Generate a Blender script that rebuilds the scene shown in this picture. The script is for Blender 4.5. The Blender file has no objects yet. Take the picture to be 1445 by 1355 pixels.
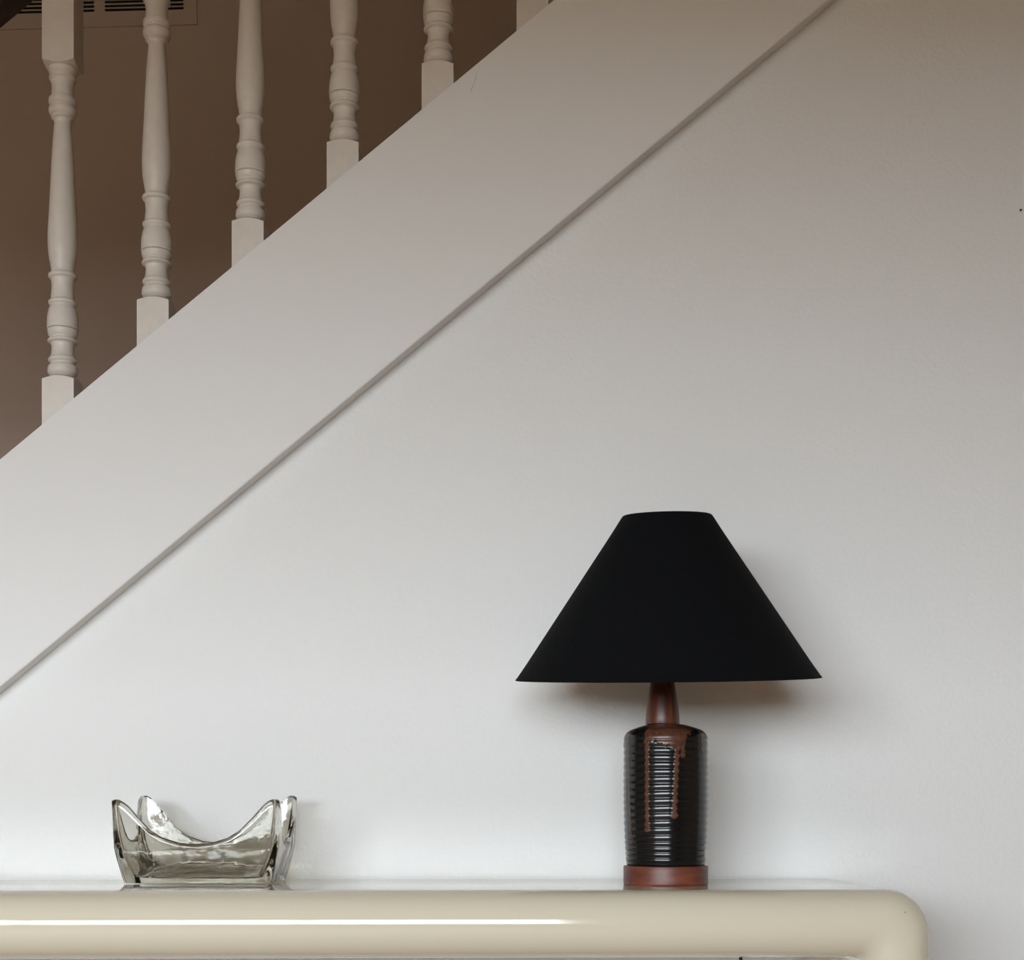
import bpy, bmesh, math, random
from mathutils import Vector, Matrix
random.seed(7)
scene = bpy.context.scene
COL = scene.collection
R = math.radians

# ------------------------------------------------------------------ camera
W, H = 1445, 1355
F = 2000.0                    # focal length in photo pixels
HOR = 1155.0                  # horizon row
CAMY, CAMZ = -1.83, 0.8265    # wall face is y = 0, floor z = 0
cd = bpy.data.cameras.new('camera')
cam = bpy.data.objects.new('camera', cd); COL.objects.link(cam)
cam.location = (0, CAMY, CAMZ); cam.rotation_euler = (R(90), 0, 0)
cd.sensor_fit = 'HORIZONTAL'; cd.sensor_width = 36.0
cd.lens = 36.0 * F / W
cd.shift_y = (HOR - H / 2) / W
cd.clip_start = 0.02; cd.clip_end = 200
scene.camera = cam

# ------------------------------------------------------------------ daylight and exposure
world = bpy.data.worlds.new('overcast_sky'); scene.world = world
world.use_nodes = True
bg = world.node_tree.nodes['Background']
bg.inputs['Color'].default_value = (0.885, 0.97, 1.035, 1)
bg.inputs['Strength'].default_value = 6.0
WX0, WX1, WZ0, WZ1, WY = -2.75, 0.45, 0.85, 1.82, -4.2     # the window opening in the wall opposite
pl = bpy.data.lights.new('window_portal', 'AREA')
pl.shape = 'RECTANGLE'; pl.size = WX1 - WX0; pl.size_y = WZ1 - WZ0
pl.cycles.is_portal = True
po = bpy.data.objects.new('window_portal', pl); COL.objects.link(po)
po.location = ((WX0 + WX1) / 2, WY - 0.10, (WZ0 + WZ1) / 2); po.rotation_euler = (R(90), 0, 0)

vs = scene.view_settings
scene.display_settings.display_device = 'sRGB'
vs.view_transform = 'Standard'; vs.look = 'None'; vs.gamma = 1.0; vs.use_curve_mapping = False
vs.exposure = 1.76
scene.cycles.blur_glossy = 0.1     # keep the sheen the lacquered table top throws on the wall

# ------------------------------------------------------------------ helpers
def px(x, y, d):
    """point at photo pixel (x, y), at distance d in front of the camera"""
    return Vector(((x - W / 2) * d / F, CAMY + d, CAMZ + (HOR - y) * d / F))

def link(name, bm, mat, parent=None, smooth=True, angle=40):
    me = bpy.data.meshes.new(name)
    bmesh.ops.recalc_face_normals(bm, faces=bm.faces)
    bm.to_mesh(me); bm.free()
    o = bpy.data.objects.new(name, me); COL.objects.link(o)
    if mat: me.materials.append(mat)
    if smooth:
        for p in me.polygons: p.use_smooth = True
        try: me.set_sharp_from_angle(angle=R(angle))
        except Exception: pass
    if parent: o.parent = parent
    return o

def empty(name, loc=(0, 0, 0)):
    o = bpy.data.objects.new(name, None); COL.objects.link(o); o.location = loc
    o.empty_display_size = 0.05
    return o

def tag(o, label=None, cat=None, group=None, kind=None):
    if label: o['label'] = label
    if cat: o['category'] = cat
    if group: o['group'] = group
    if kind: o['kind'] = kind
    return o

def add_box(bm, x0, x1, y0, y1, z0, z1, bevel=0.0):
    vs_ = [bm.verts.new((x, y, z)) for x in (x0, x1) for y in (y0, y1) for z in (z0, z1)]
    idx = [(0, 1, 3, 2), (4, 6, 7, 5), (0, 4, 5, 1), (2, 3, 7, 6), (0, 2, 6, 4), (1, 5, 7, 3)]
    fs = [bm.faces.new([vs_[i] for i in f]) for f in idx]
    if bevel:
        es = set(e for f in fs for e in f.edges)
        bmesh.ops.bevel(bm, geom=list(es), offset=bevel, segments=2, affect='EDGES', profile=0.6)

def box(*a, **k):
    bm = bmesh.new(); add_box(bm, *a, **k); return bm

def prism_xz(poly, y0, y1, bevel=0.0):
    """polygon in the xz plane extruded from y0 to y1"""
    bm = bmesh.new()
    a = [bm.verts.new((x, y0, z)) for x, z in poly]
    b = [bm.verts.new((x, y1, z)) for x, z in poly]
    n = len(poly)
    bm.faces.new(a); bm.faces.new(b[::-1])
    for i in range(n): bm.faces.new((a[i], b[i], b[(i + 1) % n], a[(i + 1) % n]))
    if bevel:
        bmesh.ops.bevel(bm, geom=list(bm.edges), offset=bevel, segments=3, affect='EDGES')
    return bm

def lathe(prof, seg=48, bm=None, cx=0, cy=0, cap=True):
    bm = bm or bmesh.new(); rings = []
    for r, z in prof:
        if r < 1e-6: rings.append([bm.verts.new((cx, cy, z))])
        else: rings.append([bm.verts.new((cx + r * math.cos(2 * math.pi * i / seg), cy + r * math.sin(2 * math.pi * i / seg), z)) for i in range(seg)])
    for a, b in zip(rings, rings[1:]):
        for i in range(seg):
            j = (i + 1) % seg
            if len(a) == 1 and len(b) == 1: continue
            if len(a) == 1: bm.faces.new((a[0], b[j], b[i]))
            elif len(b) == 1: bm.faces.new((a[i], a[j], b[0]))
            else: bm.faces.new((a[i], a[j], b[j], b[i]))
    if cap:
        if len(rings[0]) > 1: bm.faces.new(rings[0][::-1])
        if len(rings[-1]) > 1: bm.faces.new(rings[-1])
    return bm

def spline(pts, sub=6):
    """Catmull-Rom through (r, z) points"""
    out = []
    n = len(pts)
    for i in range(n - 1):
        p0, p1, p2, p3 = pts[max(i - 1, 0)], pts[i], pts[i + 1], pts[min(i + 2, n - 1)]
        for k in range(sub):
            t = k / sub
            out.append(tuple(0.5 * (2 * b + (c - a) * t + (2 * a - 5 * b + 4 * c - d) * t * t + (3 * b - a - 3 * c + d) * t ** 3)
                             for a, b, c, d in zip(p0, p1, p2, p3)))
    out.append(pts[-1])
    return out

def tube(path, r, seg=10):
    bm = bmesh.new(); rings = []
    path = [Vector(p) for p in path]
    for i, p in enumerate(path):
        t = (path[min(i + 1, len(path) - 1)] - path[max(i - 1, 0)]).normalized()
        up = Vector((0, 0, 1)) if abs(t.z) < 0.9 else Vector((1, 0, 0))
        a = t.cross(up).normalized(); b = t.cross(a)
        rings.append([bm.verts.new(p + r * (math.cos(2 * math.pi * k / seg) * a + math.sin(2 * math.pi * k / seg) * b)) for k in range(seg)])
    for a, b in zip(rings, rings[1:]):
        for i in range(seg): bm.faces.new((a[i], a[(i + 1) % seg], b[(i + 1) % seg], b[i]))
    bm.faces.new(rings[0][::-1]); bm.faces.new(rings[-1])
    return bm

# ------------------------------------------------------------------ materials
def mat(name, col, rough=0.5, spec=0.5, coat=0.0, noise=None, bump=None, metal=0.0):
    """noise = (scale, amount) slow colour variation; bump = (scale, strength, distance)"""
    m = bpy.data.materials.new(name); m.use_nodes = True
    nt = m.node_tree; b = nt.nodes['Principled BSDF']
    b.inputs['Base Color'].default_value = (*col, 1)
    b.inputs['Roughness'].default_value = rough
    b.inputs['Specular IOR Level'].default_value = spec
    b.inputs['Coat Weight'].default_value = coat
    b.inputs['Metallic'].default_value = metal
    tc = nt.nodes.new('ShaderNodeTexCoord')
    if noise:
        n = nt.nodes.new('ShaderNodeTexNoise'); n.inputs['Scale'].default_value = noise[0]; n.inputs['Detail'].default_value = 4
        nt.links.new(tc.outputs['Object'], n.inputs['Vector'])
        mx = nt.nodes.new('ShaderNodeMix'); mx.data_type = 'RGBA'
        mx.inputs['A'].default_value = (*[c * (1 - noise[1]) for c in col], 1)
        mx.inputs['B'].default_value = (*[min(1, c * (1 + noise[1])) for c in col], 1)
        nt.links.new(n.outputs['Fac'], mx.inputs['Factor']); nt.links.new(mx.outputs['Result'], b.inputs['Base Color'])
    if bump:
        n = nt.nodes.new('ShaderNodeTexNoise'); n.inputs['Scale'].default_value = bump[0]; n.inputs['Detail'].default_value = 3
        nt.links.new(tc.outputs['Object'], n.inputs['Vector'])
        bp = nt.nodes.new('ShaderNodeBump'); bp.inputs['Strength'].default_value = bump[1]; bp.inputs['Distance'].default_value = bump[2]
        nt.links.new(n.outputs['Fac'], bp.inputs['Height']); nt.links.new(bp.outputs['Normal'], b.inputs['Normal'])
    return m

def wood_mat(name, dark, light, rough=0.35, scale=(60, 60, 4), coat=0.0):
    m = bpy.data.materials.new(name); m.use_nodes = True
    nt = m.node_tree; b = nt.nodes['Principled BSDF']
    b.inputs['Roughness'].default_value = rough; b.inputs['Coat Weight'].default_value = coat
    tc = nt.nodes.new('ShaderNodeTexCoord'); mp = nt.nodes.new('ShaderNodeMapping')
    mp.inputs['Scale'].default_value = scale
    n = nt.nodes.new('ShaderNodeTexNoise'); n.inputs['Scale'].default_value = 1.0; n.inputs['Detail'].default_value = 6
    n.inputs['Distortion'].default_value = 1.2
    cr = nt.nodes.new('ShaderNodeValToRGB')
    cr.color_ramp.elements[0].color = (*dark, 1); cr.color_ramp.elements[0].position = 0.32
    cr.color_ramp.elements[1].color = (*light, 1); cr.color_ramp.elements[1].position = 0.7
    nt.links.new(tc.outputs['Object'], mp.inputs['Vector']); nt.links.new(mp.outputs['Vector'], n.inputs['Vector'])
    nt.links.new(n.outputs['Fac'], cr.inputs['Fac']); nt.links.new(cr.outputs['Color'], b.inputs['Base Color'])
    bp = nt.nodes.new('ShaderNodeBump'); bp.inputs['Strength'].default_value = 0.15; bp.inputs['Distance'].default_value = 0.0006
    nt.links.new(n.outputs['Fac'], bp.inputs['Height']); nt.links.new(bp.outputs['Normal'], b.inputs['Normal'])
    return m

M_WALL = mat('white_wall_paint', (0.80, 0.79, 0.77), 0.75, 0.25, noise=(3.0, 0.012), bump=(165, 0.6, 0.0018))
M_STRING = mat('white_stringer_paint', (0.80, 0.785, 0.765), 0.7, 0.25, noise=(3.0, 0.012), bump=(300, 0.15, 0.0008))
M_WARM = mat('warm_room_paint', (0.44, 0.32, 0.21), 0.8, 0.2)
M_TAUPE = mat('taupe_wall_paint', (0.50, 0.39, 0.32), 0.8, 0.15, noise=(1.5, 0.05), bump=(200, 0.15, 0.0008))
M_CEIL = mat('ceiling_paint', (0.44, 0.32, 0.21), 0.9, 0.1)
M_FLOOR = wood_mat('oak_floor', (0.20, 0.10, 0.045), (0.36, 0.20, 0.10), 0.5, (2, 18, 18))
M_GROUND = mat('garden_ground', (0.16, 0.13, 0.09), 0.95, 0.1, noise=(0.6, 0.3))
M_BALUSTER = mat('white_gloss_paint', (0.72, 0.665, 0.60), 0.38, 0.45, noise=(70, 0.09), bump=(150, 0.3, 0.0008))
M_RAIL = wood_mat('dark_varnished_wood', (0.030, 0.011, 0.005), (0.075, 0.028, 0.012), 0.3, (5, 60, 60), 0.2)
M_VENT = mat('vent_paint', (0.50, 0.40, 0.33), 0.6, 0.3)
M_DARK = mat('vent_shaft_black', (0.006, 0.006, 0.006), 0.9, 0.1)
M_CREAM = mat('cream_lacquer', (0.71, 0.645, 0.50), 0.09, 0.5, coat=0.35, noise=(4, 0.02), bump=(40, 0.05, 0.0006))
M_SHADE = mat('black_fabric', (0.0028, 0.0032, 0.0040), 0.95, 0.15, bump=(900, 0.25, 0.0005))
M_SHADEIN = mat('shade_lining', (0.25, 0.22, 0.17), 0.9, 0.1)
M_TEAK = wood_mat('teak_neck', (0.05, 0.013, 0.006), (0.135, 0.043, 0.02), 0.38, (90, 90, 9))
M_TEAKB = wood_mat('teak_base', (0.085, 0.020, 0.011), (0.18, 0.050, 0.026), 0.42, (14, 30, 90))
M_METAL = mat('brass', (0.5, 0.36, 0.15), 0.35, metal=1.0)
M_BULB = mat('frosted_bulb', (0.8, 0.8, 0.78), 0.4)
M_CORD = mat('black_cord', (0.012, 0.010, 0.010), 0.5)
M_FRAME = mat('window_frame_paint', (0.75, 0.74, 0.72), 0.5)

# ------------------------------------------------------------------ room shell
SL = 0.8297                                  # stair pitch (rise per run)
YS = -0.026                                  # front face of the stringer
dS = YS - CAMY
pT = px(0, 648, dS); pB = px(0, 969, dS)
def ztop(x): return pT.z + SL * (x - pT.x)   # top edge of the stringer
def zlow(x): return pB.z + SL * (x - pB.x)   # bottom edge of the stringer
XL, XR, ZC, YB = -3.0, 2.6, 2.7, 0.90
YW = 0.10                                    # back of the stud wall

def struct(name, bm, m, label, smooth=False, parent=None):
    o = link(name, bm, m, parent, smooth)
    tag(o, label, None, None, 'structure'); return o

struct('floor', box(XL, XR, WY, YB, -0.05, 0), M_FLOOR, 'brown oak floor of the room')
xb0 = pB.x - pB.z / SL                       # stringer foot on the floor
xt1 = pB.x + (ZC - pB.z) / SL
zmid = lambda x: zlow(x) + 0.02
poly = [(xb0 - 0.02 / SL, 0), (XR, 0), (XR, ZC), (xt1 - 0.02 / SL, ZC)]
wall_back = struct('wall_back', prism_xz(poly, 0, YW), M_WALL, 'white painted wall below the sloping stair stringer')
struct('wall_stairwell', box(XL, XR, YB, YB + 0.1, 0, 4.6), M_TAUPE, 'taupe brown wall behind the white balusters')
struct('wall_left', box(XL - 0.1, XL, WY, YB + 0.1, 0, 4.6), M_WARM, 'warm plain side wall of the room')
struct('wall_right', box(XR, XR + 0.1, WY, YB + 0.1, 0, 4.6), M_WARM, 'warm plain side wall of the room')
struct('ceiling', box(XL, XR, WY, 0.0, ZC, ZC + 0.1), M_CEIL, 'plain ceiling of the room')
struct('ceiling_stairwell', box(XL, XR, -0.1, YB + 0.1, 4.6, 4.7), M_CEIL, 'plain ceiling above the stairs')
struct('wall_upper', box(XL, XR, -0.1, 0.0, ZC + 0.1, 4.6), M_WARM, 'plain wall of the upper floor')
struct('baseboard_back', box(xb0 + 0.3, XR, -0.015, 0, 0, 0.12, bevel=0.004), M_BALUSTER, 'white skirting board along the wall foot')
# wall opposite, with the window that lights the room
bm = bmesh.new()
add_box(bm, XL, WX0, WY - 0.12, WY, 0, ZC + 0.1); add_box(bm, WX1, XR, WY - 0.12, WY, 0, ZC + 0.1)
add_box(bm, WX0, WX1, WY - 0.12, WY, 0, WZ0); add_box(bm, WX0, WX1, WY - 0.12, WY, WZ1, ZC + 0.1)
struct('wall_front', bm, M_WARM, 'warm painted wall with a wide window opening')
bm = bmesh.new()
for x in (WX0, (2 * WX0 + WX1) / 3, (WX0 + 2 * WX1) / 3, WX1 - 0.05): add_box(bm, x, x + 0.05, WY - 0.09, WY - 0.04, WZ0, WZ1)
add_box(bm, WX0, WX1, WY - 0.09, WY - 0.04, WZ0, WZ0 + 0.05); add_box(bm, WX0, WX1, WY - 0.09, WY - 0.04, WZ1 - 0.05, WZ1)
struct('window_1', bm, M_FRAME, 'white framed window of three lights')
struct('ground', box(-40, 40, -60, WY - 0.12, -0.25, -0.15), M_GROUND, 'brown garden ground outside the window')

# ------------------------------------------------------------------ staircase: stringer, treads, risers
stair = tag(empty('staircase', (pB.x, 0, 0)), 'white plastered closed stringer of the rising staircase', 'staircase', None, 'structure')
ox = pB.x
def local(bm):
    bmesh.ops.translate(bm, verts=bm.verts, vec=(-ox, 0, 0)); return bm
x0 = pT.x - pT.z / SL
# the stringer wraps the wall: its front skin hangs over the wall face
bm = bmesh.new()
sec = [(0.0, 'lo'), (YS, 'lo'), (YS, 'hi'), (YW, 'hi'), (YW, 'mid'), (0.0, 'mid')]
def zat(x, k): return {'lo': zlow(x), 'hi': ztop(x), 'mid': zlow(x) + 0.02}[k]
ends = []
for zend in (0.0, ZC):
    ring = []
    for y, k in sec:
        xe = pB.x + (zend - {'lo': pB.z, 'hi': pB.z + (ztop(0) - zlow(0)), 'mid': pB.z + 0.02}[k]) / SL
        ring.append(bm.verts.new((xe, y, zend)))
    ends.append(ring)
n = len(sec); long_edges = []
for i in range(n):
    bm.faces.new((ends[0][i], ends[0][(i + 1) % n], ends[1][(i + 1) % n], ends[1][i]))
bm.faces.new(ends[0]); bm.faces.new(ends[1][::-1])
bm.edges.ensure_lookup_table()
for e in bm.edges:
    k = set(v for v in e.verts)
    if k == {ends[0][1], ends[1][1]} or k == {ends[0][2], ends[1][2]}: long_edges.append(e)
bmesh.ops.bevel(bm, geom=long_edges, offset=0.001, segments=2, affect='EDGES')
link('stringer', local(bm), M_STRING, stair, True, 30)
GO, RI = 0.229, 0.19
k = 0
while True:
    xs = x0 + 0.12 + k * GO; zt = (k + 1) * RI
    if zt > 2.5: break
    zt = min(zt, ztop(xs + 0.02) - 0.04)
    bm = box(xs - 0.02, xs + GO, YW, YB, zt - 0.025, zt, bevel=0.003)
    link('tread', local(bm), M_FLOOR, stair, False)
    link('riser', local(box(xs, xs + 0.015, YW, YB, max(0, zt - RI), zt - 0.025)), M_BALUSTER, stair, False)
    k += 1

# ------------------------------------------------------------------ balustrade
AX = 0.0125                                   # y of the baluster axes
HB = 0.0205                                   # half block
def zr(y): return CAMZ + (HOR - y) * (AX - CAMY) / F
bal = tag(empty('balustrade', (-0.584, AX, 1.34)), 'row of white turned wooden balusters under a dark handrail, on the stairs', 'balustrade')
prof_px = [(0.0150, 533), (0.0177, 528), (0.0184, 523), (0.0176, 518), (0.0157, 515), (0.0160, 513), (0.0174, 510.5), (0.0172, 507.5), (0.0157, 504),
           (0.0147, 498), (0.0144, 492), (0.0150, 487), (0.0163, 485.5), (0.0180, 484), (0.0182, 481.5), (0.0168, 479), (0.0166, 477.5), (0.0178, 475),
           (0.0187, 471), (0.0189, 467.5), (0.0180, 466.5), (0.0193, 465.5), (0.0197, 459), (0.0195, 451), (0.0187, 444), (0.0176, 438), (0.0166, 434.5), (0.0166, 432.5), (0.0174, 430.5),
           (0.0173, 427), (0.0157, 424.5), (0.0150, 418), (0.0144, 409), (0.0147, 401), (0.0156, 395.5), (0.0172, 393.5), (0.0178, 391), (0.0172, 388.5), (0.0156, 387),
           (0.0150, 384), (0.0156, 377), (0.0168, 368), (0.0179, 358), (0.0185, 346), (0.0186, 336), (0.0181, 318), (0.0172, 300), (0.0160, 272), (0.0149, 246),
           (0.0137, 220), (0.0124, 196), (0.0114, 180), (0.0112, 175), (0.0122, 170.5), (0.0140, 168.5), (0.0143, 165.5), (0.0158, 163.5), (0.0170, 159.5), (0.0169, 155), (0.0156, 152.5),
           (0.0156, 150.5), (0.0168, 148.5), (0.0172, 144.5), (0.0166, 141), (0.0150, 139.5), (0.0143, 133), (0.0141, 127), (0.0147, 119.5), (0.0158, 115), (0.0168, 113.5), (0.0168, 110.5), (0.0158, 109.5),
           (0.0160, 108), (0.0173, 104.5), (0.0176, 100), (0.0168, 95), (0.0153, 91.5), (0.0150, 88), (0.0150, 84)]
def crisp(i):
    a, b, c = prof_px[max(i - 1, 0)][0], prof_px[i][0], prof_px[min(i + 1, len(prof_px) - 1)][0]
    return b + 0.9 * (b - (a + c) / 2)
prof = spline([(crisp(i), zr(y)) for i, (r, y) in enumerate(prof_px)], 4)
ZB1 = CAMZ + (HOR - 529.5) * (AX - HB - CAMY) / F      # top of the lower block (face centre)
ZB2 = CAMZ + (HOR - 86.5) * (AX - HB - CAMY) / F       # bottom of the upper block
RAILP = (-0.6729, 1.8649)
def zrail(x): return RAILP[1] + SL * (x - RAILP[0])
X1 = (81.5 - W / 2) * (AX - HB - CAMY) / F
PIT = 134.0 * (AX - HB - CAMY) / F

def block(zend, zslant, sgn):
    """square block with a lathe-cut shoulder at zend (sgn +1: shoulder on top) and a raked end"""
    bm = bmesh.new(); N = 8
    per = []
    for s in range(4):
        for i in range(N):
            t = -1 + 2 * i / N
            a = [(t, -1), (1, t), (-t, 1), (-1, -t)][s]
            per.append((a[0] * HB, a[1] * HB))
    def shoulder(x, y):
        rho = math.hypot(x, y); return zend - sgn * 0.0042 * (rho - HB) / (0.0085)
    rake = [bm.verts.new((x, y, zslant(x))) for x, y in per]
    rim = [bm.verts.new((x, y, shoulder(x, y))) for x, y in per]
    cir = [bm.verts.new((x * 0.0188 / math.hypot(x, y), y * 0.0188 / math.hypot(x, y), zend + sgn * 0.0012)) for x, y in per]
    n = len(per)
    for A, B in ((rake, rim), (rim, cir)):
        for i in range(n): bm.faces.new((A[i], A[(i + 1) % n], B[(i + 1) % n], B[i]))
    bm.faces.new(cir); bm.faces.new(rake[::-1])
    return bm

ZO = 1.34
bm = lathe(prof, 40)
bmesh.ops.translate(bm, verts=bm.verts, vec=(0, 0, -ZO))
slo = lambda x: ztop(X1 + x) - ZO + 0.0002
shi = lambda x: zrail(X1 + x) - ZO
b0 = link('baluster', bm, M_BALUSTER, bal, True, 60)
lo0 = link('lower_block', block(ZB1 - ZO, slo, 1), M_BALUSTER, b0, True, 30)
hi0 = link('upper_block', block(ZB2 - ZO, shi, -1), M_BALUSTER, b0, True, 30)
b0.location = (X1 + 0.584, 0, 0)
for i in range(-3, 7):
    if i == 0: continue
    c = b0.copy(); COL.objects.link(c); c.parent = bal
    c.location = (X1 + 0.584 + i * PIT, 0, i * PIT * SL)
    for ch in (lo0, hi0):
        d = ch.copy(); COL.objects.link(d); d.parent = c
# handrail: section swept along the pitch
sec = spline([(-0.020, 0.0), (-0.0215, 0.006), (-0.029, 0.012), (-0.0315, 0.024), (-0.030, 0.038), (-0.021, 0.050), (0.0, 0.055),
              (0.021, 0.050), (0.030, 0.038), (0.0315, 0.024), (0.029, 0.012), (0.0215, 0.006), (0.020, 0.0)], 4)
bm = bmesh.new(); rings = []
for xe in (-1.05, 0.35):
    rings.append([bm.verts.new((xe + 0.584, y, zrail(xe) + z * 1.3 - 1.34)) for y, z in sec])
n = len(sec)
for i in range(n): bm.faces.new((rings[0][i], rings[0][(i + 1) % n], rings[1][(i + 1) % n], rings[1][i]))
bm.faces.new(rings[0]); bm.faces.new(rings[1][::-1])
hr = link('handrail', bm, M_RAIL, bal, True, 50); hr['label'] = 'dark brown varnished wooden handrail'

# ------------------------------------------------------------------ air vent on the stairwell wall
dV = YB - CAMY - 0.004
cr_ = px(278, 34, dV)
vent = tag(empty('air_vent', (cr_.x, YB, cr_.z)), 'painted metal air vent with black slots, high on the brown wall', 'air vent')
vent.rotation_euler = (0, R(-1.5), 0)
sc = F / dV
PWd, PHt = 0.46, 0.16
cols = [(-(278 - 20) / sc, -(278 - 134) / sc), (-(278 - 148) / sc, -(278 - 260) / sc)]
cols.insert(0, (cols[0][0] - 0.02 - 0.15 + 0.0, cols[0][0] - 0.02))
PWd = -cols[0][0] + 0.025
z0s = 20.5 / sc; NS = 13; pit = 5.7 / sc
bm = bmesh.new()
top = z0s + NS * pit
xs = [-PWd] + [v for c in cols for v in c] + [0]
add_box(bm, -PWd, 0, -0.004, 0, 0, z0s); add_box(bm, -PWd, 0, -0.004, 0, top, top + z0s)
for a, b in zip(xs[0::2], xs[1::2]): add_box(bm, a, b, -0.004, 0, z0s, top)
link('face_plate', bm, M_VENT, vent, False)
for a, b in cols:
    link('shaft_backing', box(a, b, -0.0008, 0, z0s, top), M_DARK, vent, False)
    lt = 0.0010; rs = pit / 2 - lt                              # slots with round ends between thin louvres
    half = [(a + rs * (1 - math.cos(q * math.pi / 10)), pit / 2 - rs * math.sin(q * math.pi / 10)) for q in range(6)]
    half = half + [(a + b - x, h) for x, h in half[::-1]]
    for k in range(0, NS + 1):
        zz = z0s + k * pit
        up = [(x, zz + h) for x, h in half]; dn = [(x, zz - h) for x, h in half]
        if k == 0: dn = [(a, zz), (b, zz)]
        if k == NS: up = [(a, zz), (b, zz)]
        link('louvre', prism_xz(up + dn[::-1], -0.004, -0.001), M_VENT, vent, False)

# ------------------------------------------------------------------ console table
TZ, TH = 0.75, 0.0725                       # top height, slab thickness
YF, YBK = -0.335, -0.03                     # front (nose) and back of the slab
XTR = (1310 - W / 2) * (YF + 0.03 - CAMY) / F - 0.0062
XTL = XTR - 1.40
hT = TH / 2
sec = []                                    # (y, n): n is the offset from the centre line
for k in range(0, 25):                      # full-round front nose
    a = math.pi / 2 + math.pi * k / 24
    sec.append((YF + hT * 0.92 + hT * 0.92 * math.cos(a), hT * math.sin(a)))
rb = 0.008
for k in range(0, 7):
    a = -math.pi / 2 + (math.pi / 2) * k / 6
    sec.append((YBK - rb + rb * math.cos(a), -hT + rb + rb * math.sin(a)))
for k in range(0, 7):
    a = (math.pi / 2) * k / 6
    sec.append((YBK - rb + rb * math.cos(a), hT - rb + rb * math.sin(a)))
RO, RIN = 0.047, 0.012
bm = bmesh.new(); cols_ = []
for y, nn in sec:
    xl, xr, zt = XTL + hT - nn, XTR - hT + nn, TZ - hT + nn
    r = RIN + (RO - RIN) * (nn + hT) / TH
    pts = [(xl, 0.0)]
    for k in range(13):
        a = math.pi - (math.pi / 2) * k / 12; pts.append((xl + r + r * math.cos(a), zt - r + r * math.sin(a)))
    for k in range(13):
        a = math.pi / 2 - (math.pi / 2) * k / 12; pts.append((xr - r + r * math.cos(a), zt - r + r * math.sin(a)))
    pts.append((xr, 0.0))
    cols_.append([bm.verts.new((x, y, z)) for x, z in pts])
n = len(sec)
for i in range(n):
    A, B = cols_[i], cols_[(i + 1) % n]
    for k in range(len(A) - 1): bm.faces.new((A[k], A[k + 1], B[k + 1], B[k]))
bm.faces.new([c[0] for c in cols_]); bm.faces.new([c[-1] for c in cols_])
bmesh.ops.rotate(bm, verts=bm.verts, cent=(XTR, YBK, 0), matrix=Matrix.Rotation(R(1.5), 3, 'Z'))
table = link('console_table', bm, M_CREAM, None, True, 50)
tag(table, 'glossy cream lacquered console table with rounded edges and corners, against the wall', 'table')

# ------------------------------------------------------------------ table lamp
LD = 1.641
LX, LY = (939.3 - W / 2) * LD / F, CAMY + LD
lamp = tag(empty('table_lamp', (LX, LY, TZ)), 'table lamp with black cone shade and dark drip-glazed ceramic body, on the cream table', 'lamp')
def lz(y): return CAMZ - TZ + (HOR - y) * LD / F
# wooden foot
zb = lz(1221.5)
link('base', lathe([(0.0, 0.0), (0.0478, 0.0), (0.0486, 0.0008), (0.0488, 0.002), (0.0488, zb - 0.0016), (0.0484, zb - 0.0004), (0.047, zb), (0.0, zb)], 96, cap=False), M_TEAKB, lamp, True, 40)['label'] = 'reddish brown round wooden base'
# ceramic body: thrown ridges, brown glaze running down over black
key = [(0.0440, zb), (0.0456, zb + 0.003), (0.0462, lz(1205)), (0.0470, lz(1190)), (0.0479, lz(1160)), (0.0484, lz(1130)), (0.0484, lz(1090)), (0.0482, lz(1060)),
       (0.0481, lz(1047)), (0.0477, lz(1041.5)), (0.0463, lz(1036.5)), (0.0425, lz(1032)), (0.0370, lz(1029)), (0.0295, lz(1026)), (0.0225, lz(1023.6)), (0.0150, lz(1022.6))]
fine = spline(key, 40)
body_prof = []
last = None
for r, z in fine:
    if last and math.hypot(r - last[0], z - last[1]) < 0.00045: continue
    last = (r, z); body_prof.append((r, z))
SEG = 300
def interp(tab, v):
    if v <= tab[0][0]: return tab[0][1]
    for (a, b), (c, d) in zip(tab, tab[1:]):
        if v <= c: return b + (d - b) * (v - a) / (c - a)
    return tab[-1][1]
ridges = [(lz(1225), -1.4), (lz(1213), 0.0), (lz(1182), 4.0), (lz(1172), 5.0), (lz(1162), 6.0), (lz(1024), 19.8)]
def deg_of(pxx): return math.degrees(math.asin(max(-1, min(1, (pxx - 939) / 59.5))))
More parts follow.
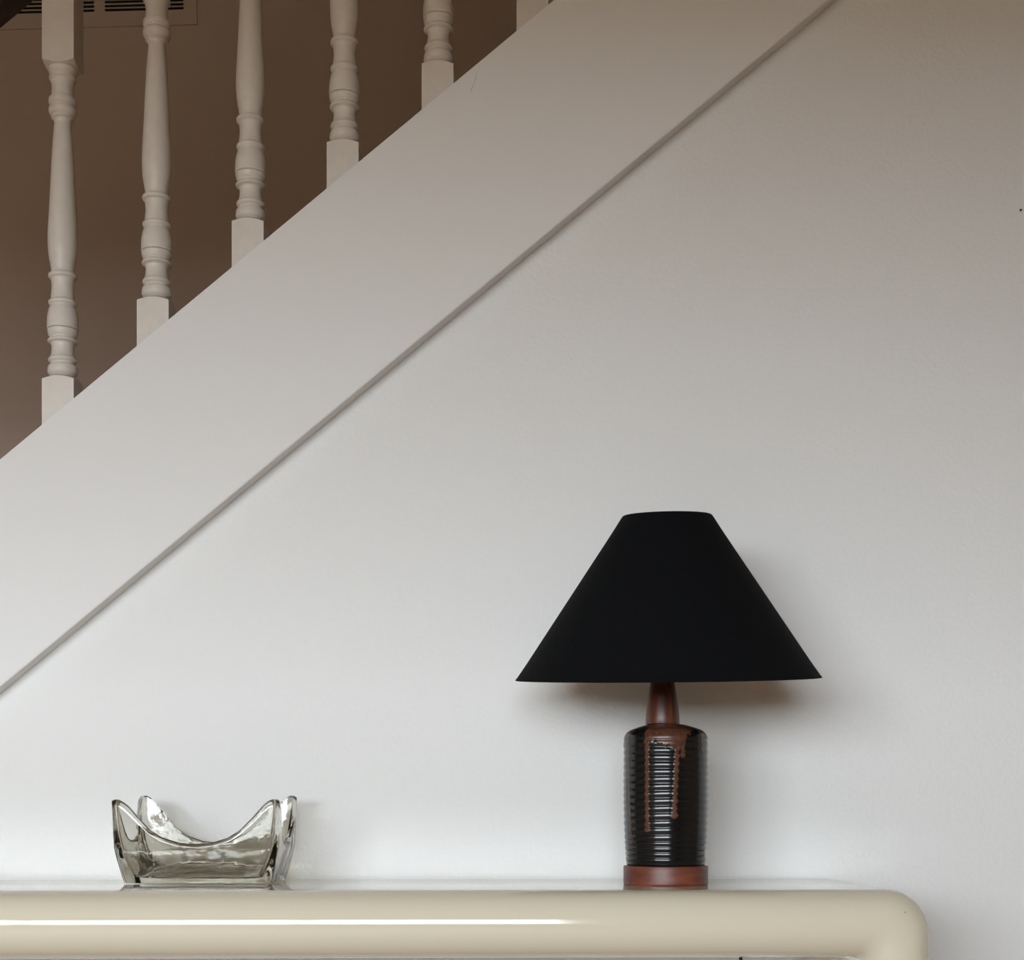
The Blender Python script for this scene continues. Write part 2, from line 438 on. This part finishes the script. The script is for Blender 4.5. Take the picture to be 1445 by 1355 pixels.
# drips: (centre x px at top, at bottom, end row, half width deg)
drips = [(907.5, 907.5, 1171, 3.0, 1.0), (950, 944.5, 1153, 3.3, 1.0), (957, 956.5, 1069, 2.6, 1.0), (984.5, 986.5, 1062, 2.4, 0.7), (883.5, 887, 1188, 2.6, 0.6), (881.5, 882, 1130, 2.6, 0.5)]
lower = [(-180, 1046), (-150, 1060), (-120, 1042), (-90, 1056), (-64, 1040), (-58, 1031), (-46, 1029), (-38, 1031), (-33, 1046), (-27, 1050), (-22, 1047), (-17, 1049), (-12, 1053), (-6, 1056), (-1, 1055), (3, 1058), (8, 1062),
         (14, 1058), (20, 1055), (24, 1042), (30, 1038), (36, 1034), (42, 1030), (50, 1031), (56, 1040), (64, 1044), (75, 1040), (90, 1052), (120, 1045), (150, 1063), (180, 1046)]
def glaze(ang, row):
    """amount of brown glaze at angle (deg, 0 facing the room) and photo row"""
    wob = 1.6 * math.sin(ang * 0.7) + 1.1 * math.sin(ang * 1.9 + 1)
    v = max(0.0, min(1.0, (interp(lower, ang) + wob - row) / 2.2 + 0.5))
    if 18 < ang < 120: v *= max(0.25, 1 - (ang - 18) / 35.0) if ang < 50 else 0.45
    if -120 < ang < -36: v *= 0.75
    for xt, xb, end, hw, amt in drips:
        if row > end + 3 or row < 1028: continue
        t = (row - 1030) / max(1, end - 1030)
        c = deg_of(xt + (xb - xt) * t)
        beads = 1 + 0.28 * math.sin((row - 1213) * 2 * math.pi / 10.3 + 1.2)
        w = hw * beads * (1.0 + (0.55 if end - row < 7 else 0)) * (0.9 if t > 0.2 else 1.15)
        # rounded end
        if row > end - 3: w *= math.sqrt(max(0.0, 1 - ((row - end + 3) / 6.0) ** 2))
        v = max(v, amt * max(0.0, min(1.0, (w - abs(ang - c)) / 0.9 + 0.5)))
    return v
bm = bmesh.new(); rings = []; gl = []
for r, z in body_prof:
    row = HOR - (z - (CAMZ - TZ)) * F / LD
    ph = interp(ridges, z)
    amp = 0.00033 * max(0.0, min(1.0, (row - 1036) / 12.0)) * max(0.0, min(1.0, (1221 - row) / 6.0))
    ring = []
    for i in range(SEG):
        th = 2 * math.pi * i / SEG
        ang = math.degrees(math.atan2(math.sin(th), math.cos(th)))     # 0 = towards the room
        g = glaze(ang, row)
        wv = 2 * abs(math.cos(math.pi * (ph + 0.06 * math.sin(th * 2 + z * 40)))) - 1
        rr = r + amp * wv + 0.00032 * g * (1 if row > 1040 else 0.3)
        ring.append(bm.verts.new((rr * math.sin(th), -rr * math.cos(th), z))); gl.append(g)
    rings.append(ring)
for a, b in zip(rings, rings[1:]):
    for i in range(SEG): bm.faces.new((a[i], a[(i + 1) % SEG], b[(i + 1) % SEG], b[i]))
bm.faces.new(rings[0][::-1]); bm.faces.new(rings[-1])
M_CER = bpy.data.materials.new('drip_glaze_ceramic'); M_CER.use_nodes = True
nt = M_CER.node_tree; b = nt.nodes['Principled BSDF']
at = nt.nodes.new('ShaderNodeAttribute'); at.attribute_name = 'glaze'
tc = nt.nodes.new('ShaderNodeTexCoord'); nz = nt.nodes.new('ShaderNodeTexNoise'); nz.inputs['Scale'].default_value = 220; nz.inputs['Detail'].default_value = 3
nt.links.new(tc.outputs['Object'], nz.inputs['Vector'])
brn = nt.nodes.new('ShaderNodeValToRGB')
brn.color_ramp.elements[0].position = 0.3; brn.color_ramp.elements[0].color = (0.060, 0.022, 0.011, 1)
brn.color_ramp.elements[1].position = 0.75; brn.color_ramp.elements[1].color = (0.14, 0.056, 0.031, 1)
nt.links.new(nz.outputs['Fac'], brn.inputs['Fac'])
mx = nt.nodes.new('ShaderNodeMix'); mx.data_type = 'RGBA'
mx.inputs['A'].default_value = (0.0055, 0.0062, 0.0068, 1)
nt.links.new(at.outputs['Fac'], mx.inputs['Factor']); nt.links.new(brn.outputs['Color'], mx.inputs['B'])
nt.links.new(mx.outputs['Result'], b.inputs['Base Color'])
rr_ = nt.nodes.new('ShaderNodeMapRange'); rr_.inputs['To Min'].default_value = 0.17; rr_.inputs['To Max'].default_value = 0.30
nt.links.new(at.outputs['Fac'], rr_.inputs['Value']); nt.links.new(rr_.outputs['Result'], b.inputs['Roughness'])
b.inputs['Specular IOR Level'].default_value = 0.5
bm.verts.index_update()
body = link('ceramic_body', bm, M_CER, lamp, True, 60)
att = body.data.attributes.new('glaze', 'FLOAT', 'POINT')
att.data.foreach_set('value', gl)
body['label'] = 'black ribbed ceramic body with brown glaze drips'
# wooden neck, a little off the body's axis
NX = -0.0036
neck = [(0.0, lz(1022.6)), (0.0194, lz(1022.6)), (0.0197, lz(1021.5)), (0.0194, lz(1012)), (0.0185, lz(1000)), (0.0165, lz(984)), (0.0149, lz(972)), (0.0139, lz(963)), (0.0132, lz(955)), (0.0128, lz(945)), (0.0, lz(945))]
link('neck', lathe(neck, 48, cx=NX, cap=False), M_TEAK, lamp, True, 40)['label'] = 'tapered reddish brown wooden neck'
zs = lz(945)
link('bulb_holder', lathe([(0.0, zs), (0.014, zs), (0.016, zs + 0.004), (0.016, zs + 0.034), (0.0185, zs + 0.037), (0.0185, zs + 0.043), (0.0, zs + 0.043)], 32, cx=NX, cap=False), M_METAL, lamp)
zs += 0.043
link('bulb', lathe(spline([(0.0125, zs), (0.0125, zs + 0.012), (0.021, zs + 0.035), (0.0225, zs + 0.05), (0.017, zs + 0.066), (0.006, zs + 0.073), (0.0, zs + 0.0735)], 5), 32, cx=NX, cap=False), M_BULB, lamp)
# shade: cone, nodding a little towards the room
zc = (lz(958) + lz(729.5)) / 2; hh = (lz(729.5) - lz(958)) / 2
RB, RT = 0.1765, 0.0505
SHX = (941.3 - 939.3) * LD / F
n_ = 96
pr = [(RB - 0.0006, -hh), (RB + 0.0006, -hh + 0.0006), (RB + 0.0005 - 0.0020, -hh + 0.003)] + [(RB + (RT - RB) * k / 10, -hh + 2 * hh * k / 10) for k in range(1, 10)] + \
     [(RT + 0.0005 + 0.0020, hh - 0.003), (RT + 0.0006, hh - 0.0006), (RT - 0.0006, hh), (RT - 0.0022, hh - 0.0006)] + [(RT - 0.002 + (RB - RT) * k / 10, hh - 2 * hh * k / 10) for k in range(1, 10)] + [(RB - 0.0022, -hh + 0.0006), (RB - 0.0006, -hh)]
shade = link('shade', lathe(pr, n_, cap=False), M_SHADE, lamp, True, 40)
shade.location = (SHX, 0, zc); shade.rotation_euler = (R(6.7), R(-0.7), 0)
shade['label'] = 'black fabric cone lampshade'
# spider: ring on the bulb holder and three arms up to the top rim
ring = tube([(0.0195 * math.cos(2 * math.pi * k / 32), 0.0195 * math.sin(2 * math.pi * k / 32), -0.035) for k in range(33)], 0.0012, 8)
for j in range(3):
    a = 2 * math.pi * j / 3 + 0.4
    t2 = tube([(0.0195 * math.cos(a), 0.0195 * math.sin(a), -0.035), (0.040 * math.cos(a), 0.040 * math.sin(a), 0.03), ((RT - 0.003) * math.cos(a), (RT - 0.003) * math.sin(a), hh - 0.008)], 0.0011, 8)
    me = bpy.data.meshes.new('tmp'); t2.to_mesh(me); t2.free(); ring.from_mesh(me); bpy.data.meshes.remove(me)
link('shade_carrier', ring, M_METAL, shade)
# power cord: drops from the back edge of the table, in the gap before the wall
xk = 0.197; xv = (1043.5 - W / 2) * 1.812 / F; yk = -0.0185
cord = [(xk, -0.0245, TZ - 0.004), (xk + 0.002, yk - 0.001, TZ - 0.012), (xk + 0.025, yk, TZ - 0.035), (xv - 0.022, yk, TZ - 0.060), (xv - 0.003, yk, TZ - 0.085), (xv + 0.002, yk, TZ - 0.110), (xv + 0.006, yk, TZ - 0.2),
        (xv + 0.01, yk, TZ - 0.4), (xv + 0.012, yk, 0.12), (xv + 0.022, yk, 0.02), (xv + 0.05, yk, 0.0025), (xv + 0.2, yk, 0.0025)]
tag(link('power_cord', tube(spline(cord, 6), 0.0021, 10), M_CORD), 'thin black power cord hanging down behind the cream table', 'cord')

# ------------------------------------------------------------------ glass bowl
M_GLASS = bpy.data.materials.new('clear_pressed_glass'); M_GLASS.use_nodes = True
nt = M_GLASS.node_tree; b = nt.nodes['Principled BSDF']
b.inputs['Transmission Weight'].default_value = 1.0; b.inputs['Roughness'].default_value = 0.015; b.inputs['IOR'].default_value = 1.5
b.inputs['Base Color'].default_value = (0.70, 0.685, 0.63, 1)
tc = nt.nodes.new('ShaderNodeTexCoord'); nz = nt.nodes.new('ShaderNodeTexNoise'); nz.inputs['Scale'].default_value = 38; nz.inputs['Detail'].default_value = 2
bp = nt.nodes.new('ShaderNodeBump'); bp.inputs['Strength'].default_value = 0.4; bp.inputs['Distance'].default_value = 0.003
nt.links.new(tc.outputs['Object'], nz.inputs['Vector']); nt.links.new(nz.outputs['Fac'], bp.inputs['Height']); nt.links.new(bp.outputs['Normal'], b.inputs['Normal'])
BFD, BBD = 1.650, 1.780                      # distance of the front and back peaks
bcx = ((158 + 393) / 2 - W / 2) * BFD / F; bcy = CAMY + (BFD + BBD) / 2
HX, HY = 122.0 * BFD / F, (BBD - BFD) / 2 
HPK, HDP = 0.0965, 0.0440
tab = [(0, 0), (0.2, 0.03), (0.4, 0.14), (0.555, 0.32), (0.71, 0.62), (0.82, 0.87), (0.89, 0.97), (0.94, 1.0), (1.0, 0.99)]
def outline(u):
    """u in 0..4 round the rounded square, returns unit x, y and the rim weight"""
    s = int(u) % 4; t = -1 + 2 * (u - int(u))
    a = [(t, -1), (1, t), (-t, 1), (-1, -t)][s]
    p = 16.0
    k = (abs(a[0]) ** p + abs(a[1]) ** p) ** (-1 / p)
    bow = 1 - 0.03 * (1 - t * t)
    return a[0] * k * bow, a[1] * k * bow, interp(tab, abs(t))
NU, NV = 192, 14
bm = bmesh.new(); rings = [[] for _ in range(2 * NV + 3)]
flare = [(0.0, 0.87), (0.04, 0.885), (0.12, 0.905), (0.30, 0.950), (0.42, 0.975), (0.6, 0.985), (0.8, 0.993), (1.0, 1.0)]
TW = 0.0058
for i in range(NU):
    ux, uy, w = outline(4 * i / NU)
    hr_ = HDP + (HPK + 0.0032 * (1 + uy) - HDP) * w
    for v in range(NV + 1):                                     # outside, foot to rim
        z = hr_ * (v / NV); f = interp(flare, z / HPK)
        rings[v].append(bm.verts.new((ux * HX * f, uy * HY * f, z)))
    z = hr_ + 0.0018                                            # rounded lip
    f = interp(flare, hr_ / HPK)
    rings[NV + 1].append(bm.verts.new((ux * (HX * f - TW * 0.4), uy * (HY * f - TW * 0.4), z)))
    for v in range(NV + 1):                                     # inside, rim to floor
        z = 0.008 + (hr_ - 0.008) * (1 - v / NV); f = interp(flare, z / HPK)
        th = TW * (0.85 + 1.5 * (v / NV) ** 2)
        rings[NV + 2 + v].append(bm.verts.new((ux * (HX * f - th), uy * (HY * f - th), z)))
for a, b_ in zip(rings, rings[1:]):
    for i in range(NU): bm.faces.new((a[i], a[(i + 1) % NU], b_[(i + 1) % NU], b_[i]))
def cap(ring, z):
    last = ring
    for f in (0.85, 0.6, 0.3):
        new = [bm.verts.new((v.co.x * f, v.co.y * f, z)) for v in ring]
        for i in range(NU): bm.faces.new((last[i], last[(i + 1) % NU], new[(i + 1) % NU], new[i]))
        last = new
    c = bm.verts.new((0, 0, z))
    for i in range(NU): bm.faces.new((last[i], last[(i + 1) % NU], c))
cap(rings[0], 0.0); cap(rings[-1], 0.0065)
bowl = link('glass_bowl', bm, M_GLASS, None, True, 55)
bowl.location = (bcx, bcy, TZ + 0.0004)
bowl.rotation_euler = (0, 0, R(-1.0))
tag(bowl, 'clear square glass bowl with four raised corners, on the cream table', 'bowl')

# ------------------------------------------------------------------ small marks
p = px(1440.5, 296, 1.828)
nail = link('nail', lathe([(0.0, 0.0), (0.0012, 0.0), (0.0016, 0.0008), (0.0014, 0.0018), (0.0, 0.0022)], 12, cap=False), M_RAIL)
nail.location = (p.x, 0.0, p.z); nail.rotation_euler = (R(90), 0, R(20))
tag(nail, 'tiny rusty brown nail head in the white wall', 'nail')

from mathutils.bvhtree import BVHTree
M_CHIP = mat('chipped_lacquer', (0.05, 0.04, 0.03), 0.8)
bvh = BVHTree.FromPolygons([v.co.copy() for v in table.data.vertices], [tuple(p.vertices) for p in table.data.polygons])
hit, nrm, _, _ = bvh.ray_cast(Vector((0, CAMY, CAMZ)), (px(1277, 1287.5, 1.0) - Vector((0, CAMY, CAMZ))).normalized())
chip = link('paint_chip', lathe([(0.0, -0.0003), (0.0008, -0.0002), (0.0006, 0.00012), (0.0, 0.00018)], 8, cap=False), M_CHIP, table)
chip.location = hit; chip.rotation_euler = nrm.to_track_quat('Z', 'Y').to_euler(); chip['label'] = 'tiny dark chip in the lacquer'
M_SCR = mat('pink_scratch', (0.62, 0.52, 0.49), 0.8)
sp = [px(x, y, dS) for x, y in ((672.5, 103), (671.5, 109), (669.5, 116), (667.5, 121), (665, 126), (666, 129.5))]
link('scratch_mark', local(tube(sp, 0.0004, 6)), M_SCR, stair)['label'] = 'faint pinkish scratch'
